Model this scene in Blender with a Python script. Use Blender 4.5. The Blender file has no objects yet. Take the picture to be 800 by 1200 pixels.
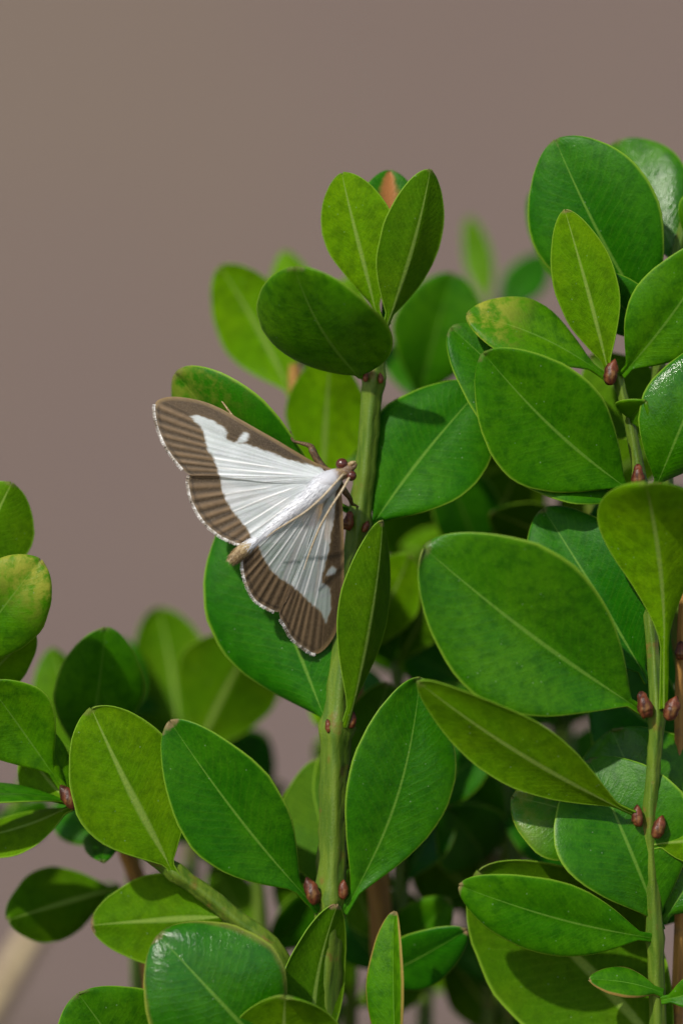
import bpy, math, random
import numpy as np
from mathutils import Vector, Matrix, noise

random.seed(7)
R = math.radians
scn = bpy.context.scene
col = scn.collection

# ------------------------------------------------------------------ camera
S = 0.000085          # metres per photo pixel in the plane of the moth
D = 0.36              # camera to that plane
H = 0.165             # camera height over the paving
cam_d = bpy.data.cameras.new('camera')
cam = bpy.data.objects.new('camera', cam_d)
col.objects.link(cam)
cam.location = (0, -D, H)
cam.rotation_euler = (R(90), 0, 0)
cam_d.sensor_fit = 'VERTICAL'
cam_d.sensor_height = 36.0
cam_d.lens = 36.0 * D / (1200 * S)
cam_d.clip_start = 0.01
cam_d.clip_end = 60
cam_d.dof.use_dof = True
cam_d.dof.focus_distance = D - 0.001
cam_d.dof.aperture_fstop = 8.0
cam_d.dof.aperture_blades = 7
scn.camera = cam

# ------------------------------------------------------------------ world and sun
SUN_ELEV, SUN_AZ = 40.0, -33.0     # azimuth: 0 = from behind the camera, negative = from its left
w = bpy.data.worlds.new('World')
scn.world = w
w.use_nodes = True
nt = w.node_tree
bg = nt.nodes['Background']
sky = nt.nodes.new('ShaderNodeTexSky')
sky.sky_type = 'NISHITA'
sky.sun_disc = False
sky.sun_elevation = R(SUN_ELEV)
sky.sun_rotation = R(180 + SUN_AZ * -1)
nt.links.new(sky.outputs[0], bg.inputs[0])
bg.inputs[1].default_value = 0.11
sun_d = bpy.data.lights.new('sun', 'SUN')
sun_d.energy = 3.1
sun_d.angle = R(1.5)
sun_d.color = (1.0, 0.95, 0.86)
sun = bpy.data.objects.new('sun', sun_d)
col.objects.link(sun)
a, e = R(SUN_AZ), R(SUN_ELEV)
to_sun = Vector((math.sin(a) * math.cos(e), -math.cos(a) * math.cos(e), math.sin(e)))
sun.rotation_euler = to_sun.to_track_quat('Z', 'Y').to_euler()
sun.location = to_sun * 2
vs = scn.view_settings
vs.view_transform = 'Standard'
vs.look = 'None'
vs.exposure = 0.28
vs.gamma = 1.0
vs.use_curve_mapping = False

# ------------------------------------------------------------------ helpers
def W(p):
    """photo pixel and depth (in pixel units behind the moth's plane) to a point"""
    x, y, d = p
    if d > 60:                      # shoots behind stand well back from the sharp ones
        d = 60 + (d - 60) * 4.2
    k = 1 + d * S / D
    return Vector(((x - 400) * S * k, d * S, H - (y - 600) * S * k))

def mesh_obj(name, verts, faces, mats, parent=None, origin=None, smooth=True, mat_idx=None):
    o3 = Vector(origin) if origin is not None else Vector((0, 0, 0))
    me = bpy.data.meshes.new(name)
    me.from_pydata([tuple(Vector(v) - o3) for v in verts], [], faces)
    for m in (mats if isinstance(mats, (list, tuple)) else [mats]):
        me.materials.append(m)
    if mat_idx is not None:
        me.polygons.foreach_set('material_index', mat_idx)
    if smooth:
        me.polygons.foreach_set('use_smooth', [True] * len(me.polygons))
    me.update()
    ob = bpy.data.objects.new(name, me)
    col.objects.link(ob)
    place(ob, o3, parent)
    return ob

WORLD = {}
def place(ob, loc, parent):
    WORLD[ob.name] = Vector(loc)
    if parent is not None:
        ob.parent = parent
        ob.location = Vector(loc) - WORLD[parent.name]
    else:
        ob.location = loc

def empty(name, loc, label, cat):
    o = bpy.data.objects.new(name, None)
    o.empty_display_size = 0.01
    col.objects.link(o)
    place(o, Vector(loc), None)
    o['label'] = label
    o['category'] = cat
    return o

def catmull(pts, n):
    P = [np.array(p, float) for p in pts]
    P = [2 * P[0] - P[1]] + P + [2 * P[-1] - P[-2]]
    out = []
    for i in range(1, len(P) - 2):
        for k in range(n):
            t = k / n
            p0, p1, p2, p3 = P[i - 1], P[i], P[i + 1], P[i + 2]
            out.append(0.5 * (2 * p1 + (p2 - p0) * t + (2 * p0 - 5 * p1 + 4 * p2 - p3) * t * t + (3 * p1 - p0 - 3 * p2 + p3) * t ** 3))
    out.append(P[-2])
    return out

def tube(points, radii, nseg=12, rib=0.0, bump=0.0):
    """loft round a poly-line; rib gives the four-angled twig of boxwood"""
    pts = [Vector(p) for p in points]
    verts, faces = [], []
    up = Vector((0, 1, 0))
    n = len(pts)
    for i, p in enumerate(pts):
        t = (pts[min(i + 1, n - 1)] - pts[max(i - 1, 0)]).normalized()
        x = up.cross(t)
        if x.length < 1e-6:
            x = Vector((1, 0, 0))
        x.normalize()
        y = t.cross(x).normalized()
        up = y
        for k in range(nseg):
            th = 2 * math.pi * k / nseg
            r = radii[i] * (1 + rib * math.cos(4 * th))
            if bump:
                q = p * (1 / (S * 9)) + Vector((k * 0.6, 0, 0))
                r *= 1 + bump * noise.noise(q)
            verts.append(p + x * (r * math.cos(th)) + y * (r * math.sin(th)))
    for i in range(n - 1):
        for k in range(nseg):
            k2 = (k + 1) % nseg
            faces.append((i * nseg + k, i * nseg + k2, (i + 1) * nseg + k2, (i + 1) * nseg + k))
    faces.append(tuple(range(nseg))[::-1])
    faces.append(tuple((n - 1) * nseg + k for k in range(nseg)))
    return verts, faces

# ------------------------------------------------------------------ material helpers
class N:
    def __init__(self, name):
        self.m = bpy.data.materials.new(name)
        self.m.use_nodes = True
        self.t = self.m.node_tree
        self.t.nodes.clear()
        self.out = self.t.nodes.new('ShaderNodeOutputMaterial')
    def n(self, typ, ins=None, **kw):
        nd = self.t.nodes.new(typ)
        for k, v in kw.items():
            setattr(nd, k, v)
        for k, v in (ins or {}).items():
            self.set(nd.inputs[k], v)
        return nd
    def set(self, sock, v):
        if isinstance(v, bpy.types.NodeSocket):
            self.t.links.new(v, sock)
        else:
            sock.default_value = v
    def math(self, op, a, b=0.0, c=0.0, clamp=False):
        nd = self.n('ShaderNodeMath', operation=op, use_clamp=clamp)
        self.set(nd.inputs[0], a); self.set(nd.inputs[1], b); self.set(nd.inputs[2], c)
        return nd.outputs[0]
    def mix(self, f, a, b, blend='MIX'):
        nd = self.n('ShaderNodeMix', data_type='RGBA', blend_type=blend)
        self.set(nd.inputs[0], f)
        self.set(nd.inputs[6], a if isinstance(a, bpy.types.NodeSocket) else (*a, 1))
        self.set(nd.inputs[7], b if isinstance(b, bpy.types.NodeSocket) else (*b, 1))
        return nd.outputs[2]
    def ramp(self, f, x0, x1, y0=0.0, y1=1.0):
        nd = self.n('ShaderNodeMapRange', interpolation_type='SMOOTHSTEP')
        for i, v in enumerate((f, x0, x1, y0, y1)):
            self.set(nd.inputs[i], v)
        return nd.outputs[0]
    def noise(self, vec, scale, detail=3.0, rough=0.5):
        nd = self.n('ShaderNodeTexNoise', {'Scale': scale, 'Detail': detail, 'Roughness': rough})
        if vec is not None:
            self.t.links.new(vec, nd.inputs['Vector'])
        return nd.outputs[0]
    def objattr(self, name):
        return self.n('ShaderNodeAttribute', attribute_type='OBJECT', attribute_name=name).outputs['Fac']
    def bump(self, h, strength, dist):
        return self.n('ShaderNodeBump', {'Height': h, 'Strength': strength, 'Distance': dist}).outputs[0]
    def done(self, shader):
        self.t.links.new(shader, self.out.inputs[0])
        return self.m

def leaf_material(name, lower):
    b = N(name)
    uv = b.n('ShaderNodeUVMap', uv_map='leaf').outputs[0]
    sep = b.n('ShaderNodeSeparateXYZ', {0: uv})
    u, v = sep.outputs[0], sep.outputs[1]
    av = b.math('ABSOLUTE', v)
    co = b.n('ShaderNodeTexCoord').outputs['Object']
    seed = b.objattr('seed')
    co2 = b.n('ShaderNodeVectorMath', {0: co, 1: b.n('ShaderNodeCombineXYZ', {0: seed, 1: seed, 2: seed}).outputs[0]}, operation='ADD').outputs[0]
    young = b.objattr('young')
    big = b.noise(co2, 160, 3)
    mid = b.noise(co2, 900, 4, 0.6)
    fine = b.noise(co2, 4200, 3, 0.6)
    # lateral veins run out and forward from the midrib
    wob = b.noise(co2, 500, 2)
    ph = b.math('ADD', b.math('SUBTRACT', b.math('MULTIPLY', u, 24.0), b.math('MULTIPLY', av, 5.0)), b.math('MULTIPLY', wob, 0.8))
    vein = b.math('MULTIPLY', b.math('ADD', b.math('SINE', b.math('MULTIPLY', ph, 6.2832)), 1.0), 0.5)
    vein = b.math('POWER', vein, 5.0)
    fade = b.math('MULTIPLY', b.ramp(av, 0.95, 0.55), b.ramp(av, 0.03, 0.12))
    vein = b.math('MULTIPLY', vein, fade)
    tip_w = b.ramp(u, 0.0, 1.0, 1.3, 0.35)
    rib = b.math('DIVIDE', av, tip_w)
    if lower:
        c = b.mix(young, (0.046, 0.145, 0.002), (0.150, 0.37, 0.002))
        c = b.mix(b.ramp(big, 0.35, 0.7), c, b.mix(young, (0.064, 0.155, 0.002), (0.19, 0.40, 0.002)))
        c = b.mix(b.ramp(mid, 0.38, 0.72, 0.0, 0.5), c, (0.035, 0.10, 0.002))
        c = b.mix(b.math('MULTIPLY', vein, 0.10), c, (0.17, 0.32, 0.02))
        r1 = b.math('ADD', rib, b.math('MULTIPLY', b.math('SUBTRACT', fine, 0.5), 0.04))
        c = b.mix(b.ramp(r1, 0.10, 0.03), c, (0.25, 0.40, 0.06))
    else:
        c = b.mix(young, (0.013, 0.128, 0.001), (0.095, 0.30, 0.001))
        c = b.mix(b.ramp(big, 0.35, 0.7), c, b.mix(young, (0.026, 0.165, 0.001), (0.14, 0.34, 0.001)))
        c = b.mix(b.ramp(mid, 0.38, 0.72, 0.0, 0.6), c, (0.008, 0.080, 0.001))
        c = b.mix(b.math('MULTIPLY', vein, 0.12), c, (0.09, 0.24, 0.01))
        r1 = b.math('ADD', rib, b.math('MULTIPLY', b.math('SUBTRACT', fine, 0.5), 0.012))
        c = b.mix(b.ramp(r1, 0.045, 0.012, 0.0, 0.75), c, (0.15, 0.32, 0.035))
    c = b.mix(b.ramp(fine, 0.45, 0.8, 0.0, 0.35), c, b.mix(1.0, c, (1.9, 1.5, 1.5), 'MULTIPLY'))
    c = b.mix(b.ramp(fine, 0.5, 0.2, 0.0, 0.35), c, b.mix(1.0, c, (0.45, 0.55, 0.5), 'MULTIPLY'))
    # pale thin margin, its colour lightened further to paint in rim light
    c = b.mix(b.ramp(av, 0.945, 1.0, 0.0, 0.85), c, (0.25, 0.44, 0.03))
    # yellowed patch towards the tip, where the leaf has one
    yel = b.objattr('yellow')
    yp = b.math('MULTIPLY', yel, b.math('MULTIPLY', b.ramp(u, 0.55, 0.95), b.ramp(b.math('ADD', mid, b.math('MULTIPLY', big, 0.6)), 0.62, 0.92)), clamp=True)
    c = b.mix(yp, c, (0.40, 0.42, 0.045))
    # browned tip, midrib or edge
    tb = b.objattr('tipburn')
    pt = b.math('ADD', u, b.math('MULTIPLY', b.math('SUBTRACT', mid, 0.5), 0.08))
    burn = b.math('MULTIPLY', tb, b.ramp(pt, 0.978, 1.0), clamp=True)
    c = b.mix(burn, c, (0.30, 0.20, 0.10))
    eb = b.objattr('edgeburn')
    pe = b.math('ADD', av, b.math('MULTIPLY', b.math('SUBTRACT', big, 0.5), 0.25))
    c = b.mix(b.math('MULTIPLY', eb, b.ramp(pe, 0.88, 0.97), clamp=True), c, (0.42, 0.22, 0.07))
    mb = b.objattr('ribburn')
    pm = b.math('ADD', av, b.math('MULTIPLY', b.math('SUBTRACT', mid, 0.5), 0.5))
    c = b.mix(b.math('MULTIPLY', mb, b.math('MULTIPLY', b.ramp(pm, 0.5, 0.15), b.ramp(u, 0.5, 0.8)), clamp=True), c, (0.42, 0.17, 0.05))
    # tiny pale specks and dust
    sp = b.n('ShaderNodeTexVoronoi', {'Vector': co2, 'Scale': 1300.0}).outputs['Distance']
    sel = b.ramp(b.noise(co2, 700, 1), 0.56, 0.62)
    c = b.mix(b.math('MULTIPLY', b.math('MULTIPLY', b.ramp(sp, 0.13, 0.06), sel), 0.3), c, (0.40, 0.5, 0.30))
    hgt = b.math('ADD', b.math('ADD', b.math('MULTIPLY', mid, 0.7), b.math('MULTIPLY', fine, 0.5)), b.math('MULTIPLY', vein, -0.10 if not lower else 0.10))
    gl = b.objattr('gloss')
    nrm = b.bump(hgt, b.math('ADD', 0.42, b.math('MULTIPLY', gl, 0.3)), 0.00014)
    rough = b.math('SUBTRACT', b.math('ADD', 0.42 if not lower else 0.52, b.math('ADD', b.math('MULTIPLY', mid, 0.10), b.ramp(big, 0.4, 0.65, 0.0, 0.12))), b.math('MULTIPLY', gl, 0.36))
    p = b.n('ShaderNodeBsdfPrincipled', {'Base Color': c, 'Roughness': rough, 'Normal': nrm, 'IOR': 1.45,
                                         'Specular IOR Level': b.math('ADD', 0.03 if not lower else 0.03, b.math('MULTIPLY', gl, 0.42 if not lower else 0.06))})
    hsv = b.mix(0.62, c, b.mix(young, (0.11, 0.32, 0.002), (0.42, 0.64, 0.004)))
    tr = b.n('ShaderNodeBsdfTranslucent', {'Color': hsv, 'Normal': nrm})
    mx = b.n('ShaderNodeMixShader', {0: b.math('ADD', 0.24, b.math('MULTIPLY', young, 0.24)), 1: p.outputs[0], 2: tr.outputs[0]})
    return b.done(mx.outputs[0])

def stem_material(name, c1, c2, c3, rough=0.5):
    b = N(name)
    co = b.n('ShaderNodeTexCoord').outputs['Object']
    sc = b.n('ShaderNodeMapping', {'Vector': co, 'Scale': (1, 1, 0.12)}).outputs[0]
    n1 = b.noise(sc, 1500, 3)
    n2 = b.noise(co, 450, 3)
    n3 = b.noise(co, 5000, 3)
    c = b.mix(b.ramp(n1, 0.35, 0.65), c1, c2)
    c = b.mix(b.ramp(n2, 0.58, 0.74, 0, 0.8), c, c3)
    c = b.mix(b.ramp(n3, 0.6, 0.8, 0, 0.4), c, (0.20, 0.19, 0.09))
    h = b.math('ADD', n1, b.math('MULTIPLY', n3, 0.5))
    p = b.n('ShaderNodeBsdfPrincipled', {'Base Color': c, 'Roughness': rough, 'Normal': b.bump(h, 0.5, 0.00015), 'Specular IOR Level': 0.35})
    return b.done(p.outputs[0])

def plain_material(name, c1, c2, scale, rough=0.5, spec=0.5, bump=0.3, dist=0.0001):
    b = N(name)
    co = b.n('ShaderNodeTexCoord').outputs['Object']
    n1 = b.noise(co, scale, 4, 0.6)
    c = b.mix(b.ramp(n1, 0.35, 0.68), c1, c2)
    p = b.n('ShaderNodeBsdfPrincipled', {'Base Color': c, 'Roughness': rough, 'Specular IOR Level': spec, 'Normal': b.bump(n1, bump, dist)})
    return b.done(p.outputs[0])

M_UP = leaf_material('leaf_upper_face', False)
M_LO = leaf_material('leaf_lower_face', True)
M_STEM = stem_material('green_twig', (0.062, 0.130, 0.006), (0.115, 0.185, 0.012), (0.17, 0.10, 0.018))
M_WOOD = stem_material('woody_twig', (0.26, 0.125, 0.025), (0.34, 0.18, 0.035), (0.11, 0.07, 0.035), 0.7)
M_STICK = stem_material('dry_twig', (0.42, 0.33, 0.19), (0.50, 0.40, 0.24), (0.28, 0.20, 0.12), 0.8)
M_BUD = stem_material('bud_scales', (0.040, 0.010, 0.005), (0.15, 0.038, 0.012), (0.27, 0.15, 0.04), 0.45)

# ------------------------------------------------------------------ the setting
def wall_material():
    b = N('wall_render')
    co = b.n('ShaderNodeTexCoord').outputs['Object']
    n1 = b.noise(co, 3.6, 4)
    n2 = b.noise(co, 14, 4)
    n3 = b.noise(co, 420, 3)
    c = b.mix(b.ramp(n1, 0.35, 0.68), (0.178, 0.132, 0.119), (0.194, 0.151, 0.118))
    c = b.mix(b.ramp(n2, 0.3, 0.75, 0, 0.22), c, (0.170, 0.123, 0.108))
    c = b.mix(b.ramp(n3, 0.5, 0.8, 0, 0.25), c, (0.16, 0.13, 0.12))
    p = b.n('ShaderNodeBsdfPrincipled', {'Base Color': c, 'Roughness': 0.9, 'Specular IOR Level': 0.2, 'Normal': b.bump(n3, 0.5, 0.001)})
    return b.done(p.outputs[0])

def slab(name, x0, x1, y0, y1, z0, z1, mat, parent=None, bev=0.0):
    import bmesh
    bm = bmesh.new()
    bmesh.ops.create_cube(bm, size=1)
    for v in bm.verts:
        v.co = ((x1 - x0) * v.co.x, (y1 - y0) * v.co.y, (z1 - z0) * v.co.z)
    if bev:
        bmesh.ops.bevel(bm, geom=bm.edges[:], offset=bev, segments=2, affect='EDGES')
    me = bpy.data.meshes.new(name)
    bm.to_mesh(me); bm.free()
    me.materials.append(mat)
    ob = bpy.data.objects.new(name, me)
    col.objects.link(ob)
    place(ob, ((x0 + x1) / 2, (y0 + y1) / 2, (z0 + z1) / 2), parent)
    return ob

M_WALL = wall_material()
M_GROUND = plain_material('bare_soil', (0.12, 0.09, 0.07), (0.19, 0.15, 0.12), 60, 0.95, 0.1, 0.8, 0.003)
wall = slab('wall', -1.6, 1.6, 0.78, 0.90, -0.02, 1.5, M_WALL)
wall['kind'] = 'structure'
ground = slab('ground', -2.2, 2.2, -1.4, 0.775, -0.05, 0.0, M_GROUND)
ground['kind'] = 'structure'

# ------------------------------------------------------------------ the shrub
shrub = empty('boxwood_shrub', (0.0, 0.006, 0.0), 'leafy green boxwood shrub with glossy oval leaves in pairs', 'shrub')
STEM = {}
LOWER = {}

def make_stem(key, pts, radii, mat=M_STEM, nodes=()):
    path = catmull(pts[:-1], 8)
    for q in range(1, 9):
        path.append(np.array(pts[-2], float) + (np.array(pts[-1], float) - np.array(pts[-2], float)) * (q / 8))
    rr = []
    for i in range(len(path)):
        t = i / 8
        k = min(int(t), len(radii) - 2)
        f = min(t - k, 1)
        r = radii[k] * (1 - f) + radii[k + 1] * f
        for nx, ny in nodes:
            dd = math.hypot(path[i][0] - nx, path[i][1] - ny)
            r *= 1 + 0.28 * math.exp(-(dd / 11.0) ** 2)
        rr.append(r * S)
    wp = [W(p) for p in path]
    v, f = tube(wp, rr, 24, 0.11, 0.16)
    ob = mesh_obj('stem', v, f, mat, shrub, wp[-1])
    STEM[key] = ob
    LOWER[key] = (pts[-2], pts[-1])
    return ob

def make_leaf(stem, base, tip, width, roll=0, face='u', fold=10, cup=None, arch=0.06, bend=0.0, um=0.55, twist=0,
              young=0.2, gloss=0.3, yellow=0.0, tipburn=0.3, edgeburn=0.0, ribburn=0.0, pet=0.05, nu=30, nv=9, notch=1.0, tipcurl=0.0, wv=None, qb=0.98, label=None):
    rnd = random.Random(int(base[0] * 13 + base[1] * 7 + tip[0] * 3 + tip[1]))
    B, T = W(base), W(tip)
    L = T - B
    length = L.length
    ax = L.normalized()
    camdir = (Vector((0, -D, H)) - (B + T) / 2).normalized()
    n0 = (camdir - ax * camdir.dot(ax)).normalized()
    if face == 'l':
        n0 = -n0
    nrm = Matrix.Rotation(R(roll), 3, ax) @ n0
    if wv is not None:
        nrm = ax.cross(W((base[0] + wv[0], base[1] + wv[1], base[2] + wv[2])) - B).normalized()
        if nrm.dot(n0) < 0:
            nrm = -nrm
    wd = nrm.cross(ax).normalized()
    wm = width * S * 0.93 * (1 + B.y / D)
    p = math.log(0.5) / math.log(um)
    tf = math.tan(R(fold))
    vs_ = []
    for k in range(-nv, nv + 1):
        q = k / nv
        vs_.append(math.copysign(abs(q) ** 1.0, q) if k else 0.0)
    vs_ = [math.copysign(math.sin(abs(q) * math.pi / 2) ** 0.9, q) if q else 0.0 for q in vs_]
    us = [0.5 - 0.5 * math.cos(math.pi * (i / nu)) for i in range(nu + 1)]
    th = 0.00030
    ph1, ph2, ph3 = [rnd.uniform(0, 6.28) for _ in range(3)]
    amp = rnd.uniform(0.018, 0.042) * wm
    if bend == 0.0:
        bend = rnd.uniform(-0.035, 0.035)
    asym = rnd.uniform(-0.06, 0.06)
    if cup is None:
        cup = rnd.uniform(-0.34, 0.02)
    tf = math.tan(R(fold + rnd.uniform(3, 11)))
    def prof(u):
        ub = max(0.0, (u - pet) / (1 - pet))
        s = max(0.0, math.sin(math.pi * ub ** p))
        qq = qb * (1 - ub) + 0.56 * ub
        h = 0.5 * wm * s ** qq
        return max(h, 0.00042 * (1 - 0.6 * u) if u < 0.5 else 0.00006)
    sn = rnd.uniform(0, 50)
    def P(u, v):
        h = prof(u)
        h *= 1 + 0.030 * noise.noise(Vector((u * 7 + sn, 3 if v > 0 else 9, sn))) + 0.012 * noise.noise(Vector((u * 26 + sn, 3 if v > 0 else 9, sn)))
        uu = u
        # the blade overshoots the midrib end a little: notched tip
        nt_ = notch * 0.012 * math.exp(-((u - 1) / 0.06) ** 2) * (1 - abs(v)) ** 2
        lift = h * (tf * (math.sqrt(v * v + 0.004) - 0.063) + cup * v * v)
        edge = max(0, abs(v) - 0.9) / 0.1
        lift -= 0.00009 * edge ** 2
        lift += amp * math.sin(u * 5.1 + ph1 + v * 1.3) * v * v + amp * 0.5 * math.sin(u * 9 + ph2 + 2 * v) * abs(v)
        n_off = arch * length * 4 * u * (1 - u) - tipcurl * length * max(0, u - 0.75) ** 2 * 8 + lift
        s_off = bend * length * math.sin(math.pi * u) + h * v * (1 + asym * (1 if v > 0 else -1) + 0.03 * math.sin(ph3 + 6 * u + (1.5 if v > 0 else 0)))
        tw = R(twist) * (u - 0.5)
        s2 = s_off * math.cos(tw) - lift * math.sin(tw)
        n2 = n_off + s_off * math.sin(tw)
        return B + ax * (length * (uu - nt_)) + wd * s2 + nrm * n2
    nU, nV = len(us), len(vs_)
    top = [[P(u, v) for v in vs_] for u in us]
    A = np.array([[tuple(q) for q in row] for row in top])
    du = np.gradient(A, axis=0); dv = np.gradient(A, axis=1)
    NN = np.cross(dv, du)
    ln = np.linalg.norm(NN, axis=2, keepdims=True)
    NN = np.where(ln > 1e-14, NN / np.maximum(ln, 1e-14), np.array(tuple(nrm)))
    if (NN.reshape(-1, 3) @ np.array(tuple(nrm))).mean() < 0:
        NN = -NN
    verts, uvs = [], []
    def g(u, v):
        h = prof(u)
        return math.exp(-(h * v / (0.00028 * (1.25 - 0.7 * u))) ** 2)
    for sgn in (1, -1):
        for i, u in enumerate(us):
            for k, v in enumerate(vs_):
                rim = abs(v) ** 8
                t = th * 0.5 * (1 - 0.72 * rim)
                if sgn > 0:
                    off = t - 0.00007 * g(u, v)
                else:
                    off = -t - 0.00016 * g(u, v) * (1.1 - u)
                verts.append(A[i, k] + NN[i, k] * off)
                uvs.append((u, v))
    nT = nU * nV
    faces, mi = [], []
    for i in range(nU - 1):
        for k in range(nV - 1):
            a_, b_, c_, d_ = i * nV + k, i * nV + k + 1, (i + 1) * nV + k + 1, (i + 1) * nV + k
            faces.append((a_, b_, c_, d_)); mi.append(0)
            faces.append((nT + a_, nT + d_, nT + c_, nT + b_)); mi.append(1)
    ring = [i * nV for i in range(nU)] + [(nU - 1) * nV + k for k in range(1, nV)] + [i * nV + nV - 1 for i in range(nU - 2, -1, -1)] + [k for k in range(nV - 2, 0, -1)]
    for q in range(len(ring)):
        a_, b_ = ring[q], ring[(q + 1) % len(ring)]
        faces.append((a_, b_, nT + b_, nT + a_)); mi.append(0)
    ob = mesh_obj('leaf', verts, faces, [M_UP, M_LO], STEM[stem], B, True, mi)
    uvl = ob.data.uv_layers.new(name='leaf')
    idx = np.empty(len(ob.data.loops), dtype=np.int32)
    ob.data.loops.foreach_get('vertex_index', idx)
    uvl.data.foreach_set('uv', np.array(uvs, dtype=np.float32)[idx].ravel())
    ob['seed'] = rnd.uniform(0, 5)
    for k_, v_ in (('young', young), ('gloss', gloss), ('yellow', yellow), ('tipburn', tipburn), ('edgeburn', edgeburn), ('ribburn', ribburn)):
        ob[k_] = float(v_)
    if label:
        ob['label'] = label
    return ob

def make_bud(stem, p, r, tilt=0.0):
    """small pointed bud of overlapping scales"""
    c = W(p)
    rnd = random.Random(int(p[0] * 5 + p[1]))
    verts, faces = [], []
    n, m = 14, 14
    lean = rnd.uniform(-0.25, 0.25)
    long_ = rnd.uniform(2.0, 2.6)
    for i in range(n + 1):
        t = i / n
        rr = r * S * 1.25 * (0.05 + t) ** 0.42 * (1.02 - t) ** 0.62
        ring = (t * 3.6) % 1.0
        for k in range(m):
            a_ = 2 * math.pi * k / m
            pair = math.cos(2 * a_ + int(t * 3.6) * math.pi / 2 * 2)
            rad = rr * (1 + 0.16 * (1 - ring) * (0.6 + 0.4 * pair)) * (1 + rnd.uniform(-0.05, 0.05))
            z = (t - 0.42) * long_ * r * S + 0.10 * r * S * pair
            verts.append(Vector((rad * math.cos(a_) + lean * z * t, rad * math.sin(a_), z)))
    for i in range(n):
        for k in range(m):
            k2 = (k + 1) % m
            faces.append((i * m + k, i * m + k2, (i + 1) * m + k2, (i + 1) * m + k))
    faces.append(tuple(range(m))[::-1]); faces.append(tuple(n * m + k for k in range(m)))
    rot = Matrix.Rotation(R(tilt), 3, 'Y') @ Matrix.Rotation(rnd.uniform(0, 3), 3, 'Z')
    verts = [c + rot @ v for v in verts]
    return mesh_obj('bud', verts, faces, M_BUD, STEM[stem], c)

# --- stems: photo pixel x, y and depth; radius in pixels
make_stem('A', [(448, 372, 30), (438, 440, 30), (430, 530, 30), (420, 612, 30), (408, 720, 30), (394, 852, 28), (391, 950, 28), (387, 1052, 28), (380, 1180, 32), (374, 1420, 40), (380, 2540, 50)],
          [6, 11, 11, 12, 13, 16, 16, 16, 17, 19, 26], nodes=((438, 445), (420, 612), (394, 855), (387, 1052)))
make_stem('B', [(78, 930, 22), (140, 978, 22), (205, 1022, 22), (270, 1072, 26), (340, 1150, 32), (372, 1400, 48), (380, 2540, 56)],
          [6, 7, 9, 10, 11, 13, 22], nodes=((82, 936), (205, 1022)))
make_stem('R', [(722, 438, 12), (738, 500, 10), (749, 566, 6), (754, 650, 0), (764, 760, -12), (769, 838, -20), (765, 900, -16), (761, 972, -12), (767, 1100, 0), (772, 1260, 16), (560, 2540, 50)],
          [5, 6, 7, 7, 7, 8, 7.5, 8, 8.5, 10, 24], nodes=((722, 445), (749, 566), (769, 838), (761, 972), (768, 1100)))
make_stem('R2', [(800, 690, 34), (797, 760, 34), (795, 860, 36), (797, 1040, 40), (792, 1200, 46), (570, 2540, 60)], [4, 5, 5, 6, 7, 22], M_WOOD)
make_stem('R3', [(805, 250, 56), (785, 330, 56), (772, 400, 56), (775, 520, 58), (790, 700, 60), (815, 900, 62), (820, 1200, 66), (590, 2540, 70)], [6, 7, 8, 9, 10, 11, 12, 20])
make_stem('K1', [(343, 430, 110), (350, 480, 105), (376, 580, 100), (400, 700, 96), (420, 860, 92), (445, 1060, 90), (452, 1240, 90), (440, 2540, 80)], [8, 9, 10, 10, 11, 13, 14, 22], M_WOOD)
make_stem('K2', [(490, 470, 130), (510, 560, 130), (540, 700, 128), (560, 860, 126), (572, 1000, 124), (578, 1180, 122), (500, 2540, 100)], [7, 9, 10, 11, 12, 13, 22])
make_stem('K3', [(570, 350, 190), (590, 420, 190), (620, 560, 185), (650, 800, 180), (640, 1200, 170), (560, 2540, 120)], [5, 7, 8, 9, 10, 20])
make_stem('C', [(95, 900, 90), (130, 960, 92), (160, 1030, 95), (175, 1120, 95), (200, 1300, 95), (330, 2540, 90)], [7, 8, 10, 11, 12, 20], M_WOOD)
make_stem('C2', [(215, 880, 140), (240, 960, 140), (270, 1100, 135), (300, 1300, 125), (350, 2540, 100)], [7, 8, 9, 10, 20])
make_stem('E', [(-50, 620, 8), (-55, 760, 8), (-62, 900, 12), (-60, 1050, 30), (-40, 1300, 40), (300, 2540, 70)], [7, 9, 10, 11, 12, 20])
make_stem('F', [(330, 1230, -20), (340, 1330, -10), (350, 1450, 0), (376, 2540, 30)], [8, 10, 12, 20])
make_stem('S', [(75, 1035, 330), (35, 1105, 330), (-20, 1200, 335), (-90, 1330, 340), (-200, 1900, 350)], [14, 17, 19, 20, 22], M_STICK)

LV = make_leaf
# --- leaves of the middle stem (A), from the top down
LV('A', (446, 380, 26), (401, 203, 10), 96, roll=-22, face='l', young=0.75, fold=9, arch=-0.03, um=0.6, tipburn=0.1)
LV('A', (450, 385, 22), (503, 199, 6), 88, roll=30, face='l', young=0.2, fold=16, arch=-0.05, um=0.52, tipburn=0.3, notch=0)
LV('A', (424, 444, 18), (345, 314, -90), 184, wv=(75, -5, -49), qb=0.5, face='u', young=0.6, fold=4, arch=0.05, um=0.48, gloss=0.3)  # not a young leaf: raised young paints in sunlight its face misses
LV('A', (452, 380, 40), (456, 200, 62), 78, roll=10, face='u', young=0.1, ribburn=1.0, um=0.68, label='leaf with a rust brown streak at its tip')
LV('A', (412, 600, 38), (206, 437, 44), 150, roll=-42, face='u', young=0.12, yellow=0.35, fold=8, arch=0.07, um=0.6)
LV('A', (432, 622, 34), (566, 452, 50), 150, roll=-8, face='u', young=0.12, fold=8, arch=0.04, um=0.52, gloss=0.12)
LV('A', (386, 856, 26), (284, 590, 60), 188, roll=-4, face='u', young=0.0, fold=6, arch=0.02, um=0.52, gloss=0.3)
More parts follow.
